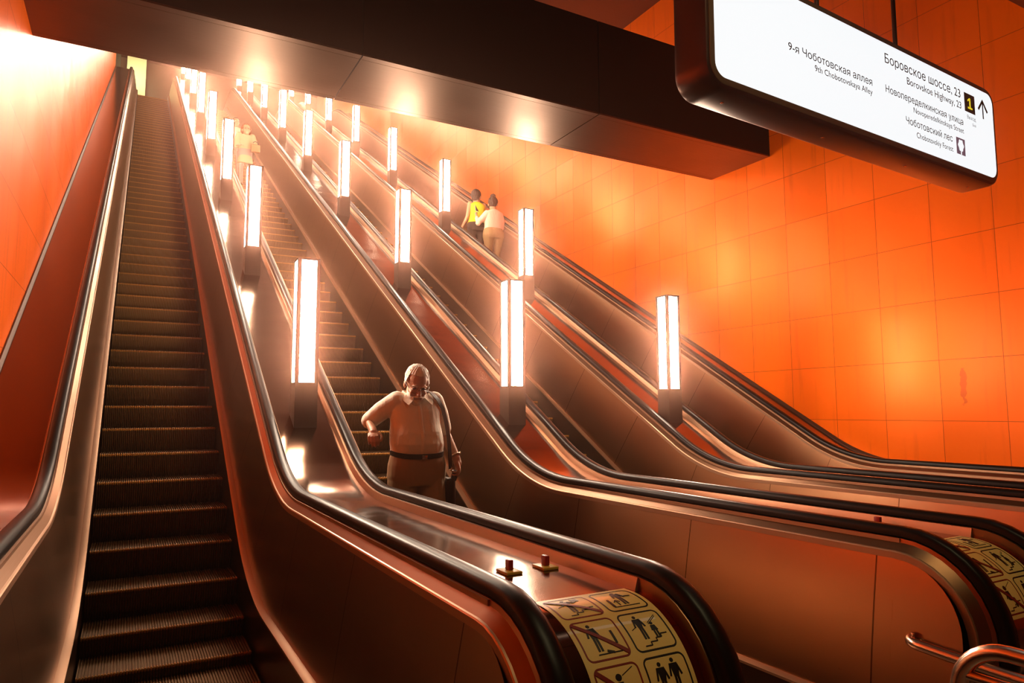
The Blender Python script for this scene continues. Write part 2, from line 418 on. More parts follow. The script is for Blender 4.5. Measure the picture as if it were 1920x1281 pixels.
# ------------------------------------------------------------------ lamps standing on the decks
ORD = ['nearest', 'second', 'third', 'fourth', 'fifth', 'sixth', 'seventh', 'eighth']
ROWN = ['left', 'middle', 'right']
def lamp_parts():
    h = .1; zg = ZO+.263-ZO; out = {}
    return out
def make_lamp(cx, y0, row, i):
    h = .1; ym = y0+h
    dz = lambda y: nose_deck(y)
    base_f, base_b = nose_deck(y0), nose_deck(y0+.2)
    z0 = nose_deck(6.344)  # reference
    off = base_f-z0
    zl, zh, ztop = ZO+.262+off, ZO+1.376+off, ZO+1.393+off
    L = tag(empty('deck_lamp', (cx, ym, base_f)), f'tall square glowing lamp, {ORD[i]} from the bottom of the {ROWN[row]} lamp row', 'lamp', 'lamps on the escalator decks')
    V = [(cx-h, y0, base_f), (cx+h, y0, base_f), (cx+h, y0+2*h, base_b), (cx-h, y0+2*h, base_b)]+[(cx-h, y0, zl), (cx+h, y0, zl), (cx+h, y0+2*h, zl), (cx-h, y0+2*h, zl)]
    adopt(link('base', mesh(V, [(0, 3, 2, 1), (4, 5, 6, 7), (0, 1, 5, 4), (1, 2, 6, 5), (2, 3, 7, 6), (3, 0, 4, 7)]), 'lamp_frame'), L)
    p = .031; q = []
    for sx in (-1, 1):
        for sy in (-1, 1):
            xa, xb = sorted((cx+sx*h, cx+sx*(h-p))); ya, yb = sorted((ym+sy*h, ym+sy*(h-p))); q.append((xa, xb, ya, yb, zl, zh))
    q.append((cx-h, cx+h, ym-h, ym+h, zh, ztop))
    adopt(link('frame', bxs(q), 'lamp_frame'), L)
    g = h-.006
    V = [(cx+a*g, ym+b*g, z) for z in (zl+.001, zh-.001) for a, b in ((-1, -1), (1, -1), (1, 1), (-1, 1))]
    adopt(link('diffuser', mesh(V, [(0, 1, 5, 4), (1, 2, 6, 5), (2, 3, 7, 6), (3, 0, 4, 7)]), 'lamp_glass'), L)
def nose_deck(y):
    """height of the deck surface at y (bisection along the path)"""
    st = nose_deck.st
    return float(np.interp(y, st[0], st[1]))
_s = [('F', 2.1), ('F', 3.4)]+[('A', AL*i/40) for i in range(41)]+[('B', AL*(1-i/40)) for i in range(41)]+[('G', 33.0)]
nose_deck.st = tuple(zip(*[pt(s, DN) for s in _s]))
for row in range(3):
    for i in range(8): make_lamp(DX[row], 6.344+3.44*i, row, i)

# ------------------------------------------------------------------ hanging direction sign
pm('sign_face', (.10, .10, .10), .5); b = MAT['sign_face'].node_tree.nodes['Principled BSDF']; b.inputs['Emission Color'].default_value = (.97, .985, 1, 1); b.inputs['Emission Strength'].default_value = .98
pm('sign_housing', (.075, .030, .016), .32, .7); pm('sign_rim', (.20, .13, .06), .45, .4)
pm('sign_black', (.006, .006, .012), .5); pm('sign_grey', (.10, .10, .13), .5); pm('sign_yellow', (.9, .75, .05), .5); pm('sign_purple', (.16, .085, .12), .5); b = MAT['sign_purple'].node_tree.nodes['Principled BSDF']; b.inputs['Emission Color'].default_value = (.75, .45, .6, 1); b.inputs['Emission Strength'].default_value = .16; b
b = MAT['sign_yellow'].node_tree.nodes['Principled BSDF']; b.inputs['Emission Color'].default_value = (1, .75, .02, 1); b.inputs['Emission Strength'].default_value = .8
SG = tag(empty('hanging_sign', (2.4735, 2.4, ZO+1.6561)), 'long backlit white direction sign hanging from the hall ceiling, with black street names', 'sign')
SGM = Matrix.Rotation(.0504, 4, 'Z') @ Matrix.Rotation(.0094, 4, 'Y')
SG.rotation_euler = SGM.to_euler()
def sgp(name, me, mat, smooth=None):
    o = link(name, me, mat, None, smooth); o.parent = SG; return o
SWd, SH = 2.863, .616
def rrect(x0, x1, z0, z1, r, n=8):
    P = []
    for cx_, cz_, a0 in ((x1-r, z1-r, 0), (x0+r, z1-r, 90), (x0+r, z0+r, 180), (x1-r, z0+r, 270)):
        for i in range(n+1):
            a = math.radians(a0+90*i/n); P.append((cx_+r*math.cos(a), cz_+r*math.sin(a)))
    return P
def loft2(rings):
    """rings: list of (outline, y); closed solid between them"""
    m_ = len(rings[0][0]); V = [(x, y, z) for P, y in rings for x, z in P]; F = []
    for a in range(len(rings)-1):
        for i in range(m_): F.append((a*m_+i, a*m_+(i+1) % m_, (a+1)*m_+(i+1) % m_, (a+1)*m_+i))
    F += [tuple(range(m_))[::-1], tuple((len(rings)-1)*m_+i for i in range(m_))]
    return fixn(mesh(V, F))
def off(d, r): return rrect(-d, SWd+d, -d, SH+d, r)
sgp('housing', loft2([(off(.030, .105), .004), (off(.046, .12), .012), (off(.055, .13), .035), (off(.055, .13), .20), (off(.046, .12), .225), (off(.025, .10), .235)]), 'sign_housing', 40)
sgp('rim', loft2([(off(.014, .09), -.002), (off(.030, .105), .001), (off(.032, .107), .010), (off(.012, .09), .010)]), 'sign_rim', 40)
sgp('lit_face', loft2([(rrect(0, SWd, 0, SH, .075), -.0035), (rrect(0, SWd, 0, SH, .075), .003)]), 'sign_face')
for rx in (1.015, 1.848): sgp('hanging_rod', tubem([(rx, .11, SH+.05), (rx, .11, 2.53)], .014, 12), 'sign_housing', 40)
for rx in (.18, 1.03, 1.9, 2.70): sgp('screw', bxs([(rx-.008, rx+.008, .11, .126, -.058, -.054)], .002), 'steel')
def text(body, x, z, cap, mat, width=None, align='RIGHT', bold=0.0):
    c = bpy.data.curves.new('t', 'FONT'); c.body = body; c.align_x = align; c.size = 1.0
    o = bpy.data.objects.new('t', c); COL.objects.link(o); dg = bpy.context.evaluated_depsgraph_get()
    loops = []
    for sp in o.evaluated_get(dg).to_curve(dg).splines:
        P = []
        if sp.type == 'BEZIER':
            bp = sp.bezier_points
            for a, b_ in zip(bp, list(bp[1:])+[bp[0]]):
                st = (a.handle_right-a.co).length < 1e-5 and (b_.handle_left-b_.co).length < 1e-5
                P += [a.co.to_2d()] if st else [q.to_2d() for q in geometry.interpolate_bezier(a.co, a.handle_right, b_.handle_left, b_.co, 7)[:-1]]
        else: P = [q.co.to_2d() for q in sp.points]
        Q = [p for k, p in enumerate(P) if (p-P[k-1]).length > 1e-5]
        if len(Q) > 2: loops.append(Q)
    o.to_curve_clear(); bpy.data.objects.remove(o); bpy.data.curves.remove(c)
    # glyph outlines may overlap: triangulate them all and keep what the outlines wind around
    VV = [p for L in loops for p in L]; EE = []; k = 0
    for L in loops: EE += [(k+a, k+(a+1) % len(L)) for a in range(len(L))]; k += len(L)
    vo, eo, fo, *_ = geometry.delaunay_2d_cdt(VV, EE, [], 0, 1e-6)
    segs = [(np.array(L), np.array(L[1:]+L[:1])) for L in loops]; keep = []
    A = np.concatenate([q[0] for q in segs]); B_ = np.concatenate([q[1] for q in segs]); dA = B_-A
    for f in fo:
        px, py = np.mean([vo[q] for q in f], axis=0)
        up1 = (A[:, 1] <= py) & (B_[:, 1] > py); dn = (A[:, 1] > py) & (B_[:, 1] <= py)
        side = dA[:, 0]*(py-A[:, 1])-(px-A[:, 0])*dA[:, 1]
        if np.sum(up1 & (side > 0))-np.sum(dn & (side < 0)) != 0: keep.append(f)
    me = mesh([(q[0], q[1], 0) for q in vo], keep); bm = bmesh.new(); bm.from_mesh(me)
    bmesh.ops.delete(bm, geom=[v for v in bm.verts if not v.link_faces], context='VERTS'); bm.to_mesh(me); bm.free()
    co = np.zeros(len(me.vertices)*3); me.vertices.foreach_get('co', co); co = co.reshape(-1, 3)
    w = co[:, 0].max()-co[:, 0].min(); sc = cap/.73; sx = (width/w) if width else sc
    edge = co[:, 0].max() if align == 'RIGHT' else (co[:, 0].min() if align == 'LEFT' else (co[:, 0].max()+co[:, 0].min())/2)
    q = np.stack([x+(co[:, 0]-edge)*sx, np.full(len(co), -.0052), z+co[:, 1]*sc], -1)
    me.vertices.foreach_set('co', q.ravel()); me.update()
    # one part per word: cut where the gap between glyphs is wide
    bm = bmesh.new(); bm.from_mesh(me); bpy.data.meshes.remove(me)
    iv = sorted((min(v.co.x for v in f.verts), max(v.co.x for v in f.verts)) for f in bm.faces); cuts = []; hi = iv[0][1]
    for a, b_ in iv:
        if a-hi > .16*sx: cuts.append((a+hi)/2)
        hi = max(hi, b_)
    for i in range(len(cuts)+1):
        lo = cuts[i-1] if i else -1e9; up_ = cuts[i] if i < len(cuts) else 1e9
        b2 = bm.copy(); bmesh.ops.delete(b2, geom=[f for f in b2.faces if not lo < f.calc_center_median().x < up_], context='FACES')
        m2 = bpy.data.meshes.new('m'); b2.to_mesh(m2); b2.free(); sgp('lettering', m2, mat)
    bm.free()
text('Боровское шоссе, 23', 2.412, .488, .062, 'sign_black', .905, bold=.0)
text('Borovskoe Highway, 23', 2.414, .411, .050, 'sign_grey', .668, bold=.0)
text('Новопеределкинская улица', 2.426, .297, .047, 'sign_black', .926, bold=.0)
text('Novoperedelkinskaya Street', 2.428, .238, .038, 'sign_grey', .622, bold=.0)
text('Чоботовский лес', 2.270, .146, .047, 'sign_black', .560, bold=.0)
text('Chobotovskiy Forest', 2.270, .078, .038, 'sign_grey', .444, bold=.0)
text('9-я Чоботовская аллея', 1.358, .297, .047, 'sign_black', .784, bold=.0)
text('9th Chobotovskaya Alley', 1.356, .238, .038, 'sign_grey', .555, bold=.0)
text('Выход', 2.603, .362, .026, 'sign_grey', .115, bold=.0); text('Exit', 2.603, .321, .021, 'sign_grey', .047, bold=.0)
sgp('exit_number_square', bxs([(2.465, 2.604, -.0045, .002, .411, .545)]), 'sign_black')
def poly(P, y=-.0065, th=.0015):
    n = len(P); return fixn(mesh([(x, y, z) for x, z in P]+[(x, y+th, z) for x, z in P], [tuple(range(n)), tuple(range(n, 2*n))[::-1]]+[(i, (i+1) % n, n+(i+1) % n, n+i) for i in range(n)]))
sgp('exit_number', poly([(2.505, .437), (2.565, .437), (2.565, .449), (2.543, .449), (2.543, .515), (2.529, .515), (2.505, .500), (2.505, .487), (2.528, .498), (2.528, .449), (2.505, .449)]), 'sign_yellow')
sgp('arrow', poly([(2.710, .410), (2.722, .410), (2.722, .522), (2.772, .462), (2.785, .474), (2.716, .552), (2.647, .474), (2.660, .462), (2.710, .522)], -.0055), 'sign_black')
sgp('forest_pictogram', bxs([(2.320, 2.432, -.0045, .002, .079, .194)], .0), 'sign_purple')
tr = []
for i in range(40):
    a = 2*math.pi*i/40; a2 = a-math.pi/2
    r = .040+.004*math.cos(6*a2); tr.append((2.376+r*.86*math.cos(a2), .143+r*math.sin(a2)))
sgp('tree_shape', poly(tr, -.0062), 'sign_face'); sgp('tree_shape', bxs([(2.371, 2.381, -.0062, -.004, .080, .112)]), 'sign_face')

# ------------------------------------------------------------------ pictogram stickers on the two nearest newels
pm('sticker', (.80, .60, .20), .38); MAT['sticker'].node_tree.nodes['Principled BSDF'].inputs['Coat Weight'].default_value = .6
pm('sticker_red', (.20, .012, .006), .4); pm('sticker_black', (.006, .005, .004), .4)
RS = DN-NN
def newel_map(x, b, h):
    """x across the deck, b metres along its curve (negative: on the flat), h above the surface"""
    if b < 0: return (x, YN-b, DN+h)
    a = b/RS; return (x, YN-(RS+h)*math.sin(a), NN+(RS+h)*math.cos(a))
def wrap(polys, h, th=.0012):
    bm = bmesh.new()
    for P in polys:
        f = bm.faces.new([bm.verts.new((x, y, 0)) for x, y in P])
    bmesh.ops.triangulate(bm, faces=bm.faces[:])
    ys = [v.co.y for v in bm.verts]; y = min(ys)
    while y < max(ys):
        y += .012; bmesh.ops.bisect_plane(bm, geom=bm.verts[:]+bm.edges[:]+bm.faces[:], plane_co=(0, y, 0), plane_no=(0, 1, 0))
    for v in bm.verts: v.co = newel_map(v.co.x, v.co.y, h)
    r = bmesh.ops.solidify(bm, geom=bm.faces[:], thickness=th)
    bmesh.ops.recalc_face_normals(bm, faces=bm.faces[:])
    me = bpy.data.meshes.new('m'); bm.to_mesh(me); bm.free(); return me
def ring2(x0, x1, y0, y1, r, w):
    A = rrect(x0, x1, y0, y1, r, 5); B = rrect(x0+w, x1-w, y0+w, y1-w, r-w, 5); n = len(A)
    return [[A[i], A[(i+1) % n], B[(i+1) % n], B[i]] for i in range(n)]
def disc(x, y, r, n=14): return [(x+r*math.cos(2*math.pi*i/n), y+r*math.sin(2*math.pi*i/n)) for i in range(n)]
def bar(a, b, w):
    a = Vector(a); b = Vector(b); d = (b-a).normalized()*w/2; p = Vector((-d.y, d.x)); return [tuple(a+p), tuple(b+p), tuple(b-p), tuple(a-p)]
def stairs(pts, w): return [bar(pts[i], pts[i+1], w) for i in range(len(pts)-1)]
# every pictogram in a unit cell, x to the right, y DOWN
def man(x, y, s, arm=0):
    P = [disc(x, y+.05*s, .055*s)]
    P.append([(x-.10*s, y+.13*s), (x+.09*s, y+.13*s), (x+.12*s, y+.30*s), (x+.075*s, y+.46*s), (x-.075*s, y+.46*s), (x-.09*s, y+.30*s)])
    P.append([(x-.075*s, y+.45*s), (x-.005*s, y+.45*s), (x-.015*s, y+.86*s), (x-.080*s, y+.86*s)])
    P.append([(x+.005*s, y+.45*s), (x+.075*s, y+.45*s), (x+.080*s, y+.86*s), (x+.015*s, y+.86*s)])
    P.append(bar((x-.10*s, y+.14*s), (x-.17*s, y+.44*s), .05*s))
    if arm == 0: P.append(bar((x+.09*s, y+.14*s), (x+.17*s, y+.44*s), .05*s))
    return P
STP = [(.22, .92), (.40, .92), (.40, .84), (.58, .84), (.58, .76), (.74, .76), (.74, .68), (.92, .68)]
PIC = [  # (red frame?, polygons)
    (True, man(.42, .08, .82, 1)+[bar((.49, .22), (.60, .32), .05), bar((.60, .32), (.72, .24), .05), [(.62, .08), (.80, .08), (.80, .26), (.62, .26)]]+stairs(STP, .022)+[bar((.12, .50), (.26, .42), .014)]),
    (False, man(.56, .08, .84)+[bar((.72, .40), (.88, .42), .04), bar((.18, .50), (.18, .86), .055), bar((.16, .88), (.86, .88), .02), bar((.36, .82), (.36, .56), .025), bar((.36, .56), (.28, .66), .025), bar((.36, .56), (.44, .66), .025)]),
    (True, man(.36, .10, .84)+[bar((.50, .84), (.66, .90), .05), bar((.82, .36), (.82, .70), .055), bar((.26, .90), (.86, .90), .02)]),
    (False, man(.36, .08, .78)+[disc(.68, .36, .045)]+[[(.62, .42), (.74, .42), (.77, .56), (.59, .56)], [(.62, .55), (.67, .55), (.67, .74), (.62, .74)], [(.69, .55), (.74, .55), (.74, .74), (.69, .74)]]+stairs(STP, .022)+[bar((.60, .34), (.90, .14), .012), bar((.60, .38), (.90, .18), .012), bar((.10, .48), (.22, .42), .012)]),
    (True, [disc(.50, .22, .075)]+[[(.42, .32), (.58, .32), (.62, .58), (.40, .58)]]+[bar((.44, .56), (.70, .60), .09), bar((.68, .58), (.68, .84), .08), bar((.44, .34), (.34, .56), .05)]+stairs(STP, .022)+[bar((.60, .20), (.90, .06), .012)]),
    (False, man(.32, .10, .86)+man(.68, .06, .86)+[bar((.12, .92), (.88, .92), .02)]),
]
def sticker(D, x0, b0):
    Wd, Hh = .385, .515
    st = wrap([[(x0, b0), (x0+Wd, b0), (x0+Wd, b0+Hh), (x0, b0+Hh)]], .0022, .0018)
    st = adopt(link('pictogram_plate', st, 'sticker'), D)
    st['label'] = 'pale yellow plate of safety pictograms'
    cw, ch = .166, .148
    for i, (red, polys) in enumerate(PIC):
        cx_ = x0+.016+(i % 2)*(cw+.021); cy_ = b0+.020+(i//2)*(ch+.017)
        k = 'sticker_red' if red else 'sticker_black'
        f = ring2(cx_, cx_+cw, cy_, cy_+ch, .022, .0055)
        o = link('pictogram_frame', wrap(f, .0030), k); o.parent = st
        P = [[(cx_+.008+x*(cw-.016), cy_+.006+y*(ch-.012)) for x, y in p] for p in polys]
        o = link('pictogram', wrap(P, .0030), 'sticker_black'); o.parent = st
        if red:
            o = link('red_bar', wrap([bar((cx_+.008, cy_+.012), (cx_+cw-.008, cy_+ch-.012), .013)], .0040), 'sticker_red'); o.parent = st
sticker(DK[1], 1.232, -.045); sticker(DK[2], 1.232+2.161, -.045)

# ------------------------------------------------------------------ stop buttons on the decks
pm('button_yellow', (.62, .40, .05), .4); pm('button_red', (.32, .012, .010), .35)
for (x, y, lb) in ((1.375, 2.525, 'red emergency knob on a yellow plate, left one on the nearest deck'), (1.545, 2.525, 'red emergency knob on a yellow plate, right one on the nearest deck'), (3.715, 2.50, 'red emergency knob showing behind the handrail of the middle deck')):
    Bn = tag(empty('stop_button', (x, y, DN)), lb, 'button', 'emergency stop buttons')
    for nm, q, mt, bv in (('base_plate', (x-.036, x+.036, y-.048, y+.048, DN, DN+.012), 'button_yellow', .003), ('knob', (x-.011, x+.011, y-.018, y+.018, DN+.012, DN+.052), 'button_red', .004)):
        adopt(link(nm, bxs([q], bv), mt, None, 40), Bn)

# ------------------------------------------------------------------ guard bar and tube barrier at the lower landing
GB = tag(empty('guard_bar', (3.15, 1.975, .53)), 'short steel guard bar bracketed to the metal side panel by the tube barrier', 'guard bar')
adopt(link('bracket', bxs([(3.122, 3.140, 1.945, 2.005, .48, .565), (3.075, 3.13, 1.925, 1.945, .495, .545)], .004), 'steel', None, 40), GB)
adopt(link('screw', tubem([(3.121, 1.99, .552), (3.117, 1.99, .552)], .006, 10), 'lamp_frame'), GB)
pts = [(3.12, 1.965, .505)]+[(3.12-.055*math.sin(a), 1.965-.075*(1-math.cos(a)), .505-.002*a) for a in [math.pi/2*i/8 for i in range(1, 9)]]+[(3.062, 1.80, .497), (3.055, 1.60, .490), (3.05, 1.38, .485)]
adopt(link('bar', tubem(pts, .024, 16), 'steel', None, 60), GB)
BR = tag(empty('tube_barrier', (2.53, 1.0, ZF)), 'bent steel tube barrier at the lower right corner, on the landing floor', 'barrier')
def utube(y0, y1, zt_, rc, r, xx=2.53):
    A_ = [math.pi/2*i/10 for i in range(11)]
    P = [(xx, y0, ZF)]+[(xx, y0-rc*(1-math.cos(a)), zt_-rc+rc*math.sin(a)) for a in A_]
    P += [(xx, y1+rc*(1-math.cos(a)), zt_-rc+rc*math.sin(a)) for a in A_[::-1]]+[(xx, y1, ZF)]
    return tubem(P, r, 20)
adopt(link('outer_tube', utube(1.44, .45, .735, .17, .027), 'steel', None, 60), BR)
adopt(link('cross_tube', tubem([(2.53, 1.42, .63), (2.53, .47, .63)], .017, 16), 'steel', None, 60), BR)

# ------------------------------------------------------------------ people
pm('skin', (.50, .23, .12), .5); pm('skin_pale', (.52, .26, .15), .5)
pm('shirt_pale', (.90, .76, .62), .8); pm('trousers_khaki', (.34, .21, .105), .85); pm('leather', (.012, .007, .005), .4)
pm('hair_white', (.95, .90, .80), .7); pm('hair_dark', (.030, .012, .007), .6); pm('hair_brown', (.055, .020, .010), .6); pm('hair_red', (.22, .055, .012), .6)
pm('top_yellow', (.85, .62, .005), .8); pm('knit_pale', (.85, .56, .42), .85); pm('trousers_dark', (.035, .015, .010), .85); pm('trousers_tan', (.40, .23, .10), .85)
pm('coat_cream', (.42, .27, .15), .85); pm('bag_tan', (.30, .12, .04), .6); pm('trousers_mauve', (.26, .17, .16), .85); pm('shoe', (.03, .018, .012), .5)
pm('glass_lens', (.75, .55, .45), .05, 0.0); b = MAT['glass_lens'].node_tree.nodes['Principled BSDF']; b.inputs['Transmission Weight'].default_value = 1.0
pm('eye_dark', (.10, .05, .035), .3); pm('phone', (.03, .02, .02), .3); pm('phone_case', (.75, .6, .5), .5); pm('watch_metal', (.75, .6, .4), .3, .9)
for nm in ('hair_white', 'hair_dark', 'hair_brown', 'hair_red'):
    t = NT(MAT[nm]); tc = t.n('ShaderNodeTexCoord'); no = t.n('ShaderNodeTexNoise', Scale=90.0, Detail=4.0, Distortion=1.5); t.l(tc.outputs['Object'], no.inputs['Vector'])
    bp = t.n('ShaderNodeBump', Strength=.5, Distance=.006); t.l(no.outputs[0], bp.inputs['Height']); t.l(bp.outputs[0], t.b.inputs['Normal'])
def cloth(name, sc, st):
    t = NT(MAT[name]); tc = t.n('ShaderNodeTexCoord'); mp = t.n('ShaderNodeMapping'); mp.inputs['Rotation'].default_value = (0, .5, 0); mp.inputs['Scale'].default_value = (sc, sc, sc*.35); t.l(tc.outputs['Object'], mp.inputs[0])
    no = t.n('ShaderNodeTexNoise', Scale=1.0, Detail=3.0, Distortion=1.2); t.l(mp.outputs[0], no.inputs['Vector'])
    bp = t.n('ShaderNodeBump', Strength=st, Distance=.03); t.l(no.outputs[0], bp.inputs['Height']); t.l(bp.outputs[0], t.b.inputs['Normal'])
for nm, s_ in (('shirt_pale', 7), ('trousers_khaki', 6), ('knit_pale', 8), ('top_yellow', 7), ('trousers_tan', 7), ('coat_cream', 6)): cloth(nm, s_, .55)

class Blob:
    """closed primitives that are voxel-united into one smooth surface"""
    def __init__(s): s.bm = bmesh.new()
    def add(s, V, F, mtx=None):
        vs = [s.bm.verts.new(mtx @ Vector(v) if mtx else v) for v in V]
        for f in F: s.bm.faces.new([vs[i] for i in f])
    def ell(s, c, r, mtx=None, n=16):
        V = [(c[0], c[1], c[2]+r[2])]; F = []; m_ = n//2
        for i in range(1, m_):
            t = math.pi*i/m_
            for k in range(n): a = 2*math.pi*k/n; V.append((c[0]+r[0]*math.sin(t)*math.cos(a), c[1]+r[1]*math.sin(t)*math.sin(a), c[2]+r[2]*math.cos(t)))
        V.append((c[0], c[1], c[2]-r[2])); L = len(V)-1
        for k in range(n):
            F.append((0, 1+k, 1+(k+1) % n)); F.append((L, L-n+(k+1) % n, L-n+k))
            for i in range(m_-2): F.append((1+i*n+k, 1+(i+1)*n+k, 1+(i+1)*n+(k+1) % n, 1+i*n+(k+1) % n))
        s.add(V, F, mtx)
    def limb(s, pts, rad, mtx=None, n=14, caps=True):
        me = tubem(pts, list(rad), n); V = [v.co.copy() for v in me.vertices]; F = [tuple(p.vertices) for p in me.polygons]; bpy.data.meshes.remove(me); s.add(V, F, mtx)
        if caps:
            for p, r in zip(pts, rad): s.ell(p, (r, r, r), mtx, 12)
    def stack(s, rings, mtx=None, n=24):
        """rings (z, xc, yc, rx, ry) bottom to top or top to bottom; superelliptic cross-sections"""
        V = []; F = []
        for (z, xc, yc, rx, ry) in rings:
            for k in range(n):
                a = 2*math.pi*k/n; c_, s_ = math.cos(a), math.sin(a); e = .85
                V.append((xc+rx*math.copysign(abs(c_)**e, c_), yc+ry*math.copysign(abs(s_)**e, s_), z))
        for i in range(len(rings)-1):
            for k in range(n): F.append((i*n+k, i*n+(k+1) % n, (i+1)*n+(k+1) % n, (i+1)*n+k))
        F += [tuple(range(n))[::-1], tuple((len(rings)-1)*n+k for k in range(n))]; s.add(V, F, mtx)
    def build(s, vox, smooth=4, fac=.5):
        bmesh.ops.recalc_face_normals(s.bm, faces=s.bm.faces[:])
        me = bpy.data.meshes.new('m'); s.bm.to_mesh(me); s.bm.free()
        o = bpy.data.objects.new('tmp', me); COL.objects.link(o)
        r = o.modifiers.new('r', 'REMESH'); r.mode = 'VOXEL'; r.voxel_size = vox
        if smooth: q = o.modifiers.new('s', 'SMOOTH'); q.iterations = smooth; q.factor = fac
        out = bpy.data.meshes.new_from_object(o.evaluated_get(bpy.context.evaluated_depsgraph_get())); bpy.data.objects.remove(o); bpy.data.meshes.remove(me)
        out.polygons.foreach_set('use_smooth', [True]*len(out.polygons)); out.update(); return out
def frame(pos, fwd, upv):
    """matrix whose Y axis is fwd and Z axis close to upv, at pos"""
    f = Vector(fwd).normalized(); u = Vector(upv); u = (u-f*u.dot(f)).normalized(); r = f.cross(u)
    m_ = Matrix((r, f, u)).transposed().to_4x4(); m_.translation = Vector(pos); return m_
def add_head(B, m_):
    """m_: head frame, face towards -Y, chin down -Z, unit metres"""
    B.ell((0, .012, .030), (.077, .098, .090), m_, 20); B.ell((0, -.030, -.045), (.060, .066, .078), m_, 18); B.ell((0, -.062, -.098), (.030, .030, .026), m_)
    B.ell((0, -.080, .018), (.054, .020, .012), m_); B.limb([(0, -.094, .004), (0, -.106, -.018), (0, -.116, -.034)], (.010, .012, .015), m_, 10)
    for s_ in (-1, 1):
        B.ell((s_*.036, -.072, -.034), (.024, .020, .022), m_); B.ell((s_*.078, .012, -.012), (.011, .021, .032), m_); B.ell((s_*.012, -.104, -.040), (.009, .010, .008), m_)
    B.ell((0, -.090, -.064), (.024, .012, .007), m_); B.ell((0, -.088, -.075), (.020, .012, .007), m_)
def add_hand(B, m_, side, curl, sc=1.0, spread=0.0):
    """m_: wrist frame, fingers along +Y, back of the hand +Z; side +1: thumb towards +X"""
    m_ = m_ @ Matrix.Scale(sc, 4)
    B.limb([(0, 0, 0), (0, .03, 0)], (.027, .030), m_, 12)
    B.ell((0, .050, 0), (.040, .052, .016), m_); B.ell((side*.016, .035, -.004), (.026, .034, .017), m_)
    for x, L, b0 in ((.031, .072, .088), (.0105, .080, .094), (-.0105, .075, .092), (-.030, .059, .084)):
        p = Vector((side*x, b0, 0)); a = spread*x; P = [p.copy()]; ang = 0
        for seg, c in zip((.46, .31, .23), curl):
            ang += c; d = Vector((side*a, math.cos(ang), -math.sin(ang))); p = p+d*L*seg; P.append(p.copy())
        B.limb(P, (.0098, .0092, .0084, .0072), m_, 10)
        B.limb([(side*x*.6, .045, .002), P[0]], (.012, .0105), m_, 10)
    t = [Vector((side*.026, .024, -.004)), Vector((side*.050, .050, -.012)), Vector((side*.055, .078, -.022)), Vector((side*.046, .100, -.030))]
    B.limb(t, (.015, .0125, .0112, .0092), m_, 10)
def hairm(B, m_, kind):
    if kind == 'short':       # receding white hair: sides, back and crown
        B.ell((0, .022, .040), (.083, .100, .092), m_, 20); 
        for s_ in (-1, 1): B.ell((s_*.060, .0, .015), (.026, .060, .050), m_)
    elif kind == 'crop':
        B.ell((0, .018, .042), (.086, .104, .092), m_, 20); B.ell((0, .060, -.020), (.070, .060, .070), m_)
    elif kind == 'updo':
        B.ell((0, .020, .040), (.086, .104, .094), m_, 20); B.ell((0, .055, -.010), (.066, .060, .060), m_); B.ell((0, .065, .125), (.050, .050, .042), m_); B.limb([(0, .09, .02), (.01, .10, .09)], (.035, .03), m_)
    elif kind == 'long':
        B.ell((0, .022, .040), (.090, .104, .094), m_, 20); B.limb([(0, .075, .02), (0, .085, -.12), (0, .075, -.20)], (.075, .075, .05), m_)
        for s_ in (-1, 1): B.limb([(s_*.075, .02, .03), (s_*.082, .02, -.12)], (.03, .03), m_)
def trim_front(me, m_, test):
    """delete the hair that would cover the face (test in the head frame)"""
    inv = m_.inverted(); bm = bmesh.new(); bm.from_mesh(me)
    bmesh.ops.delete(bm, geom=[v for v in bm.verts if test(inv @ v.co)], context='VERTS')
    bmesh.ops.solidify(bm, geom=bm.faces[:], thickness=.006); bm.to_mesh(me); bm.free(); return me

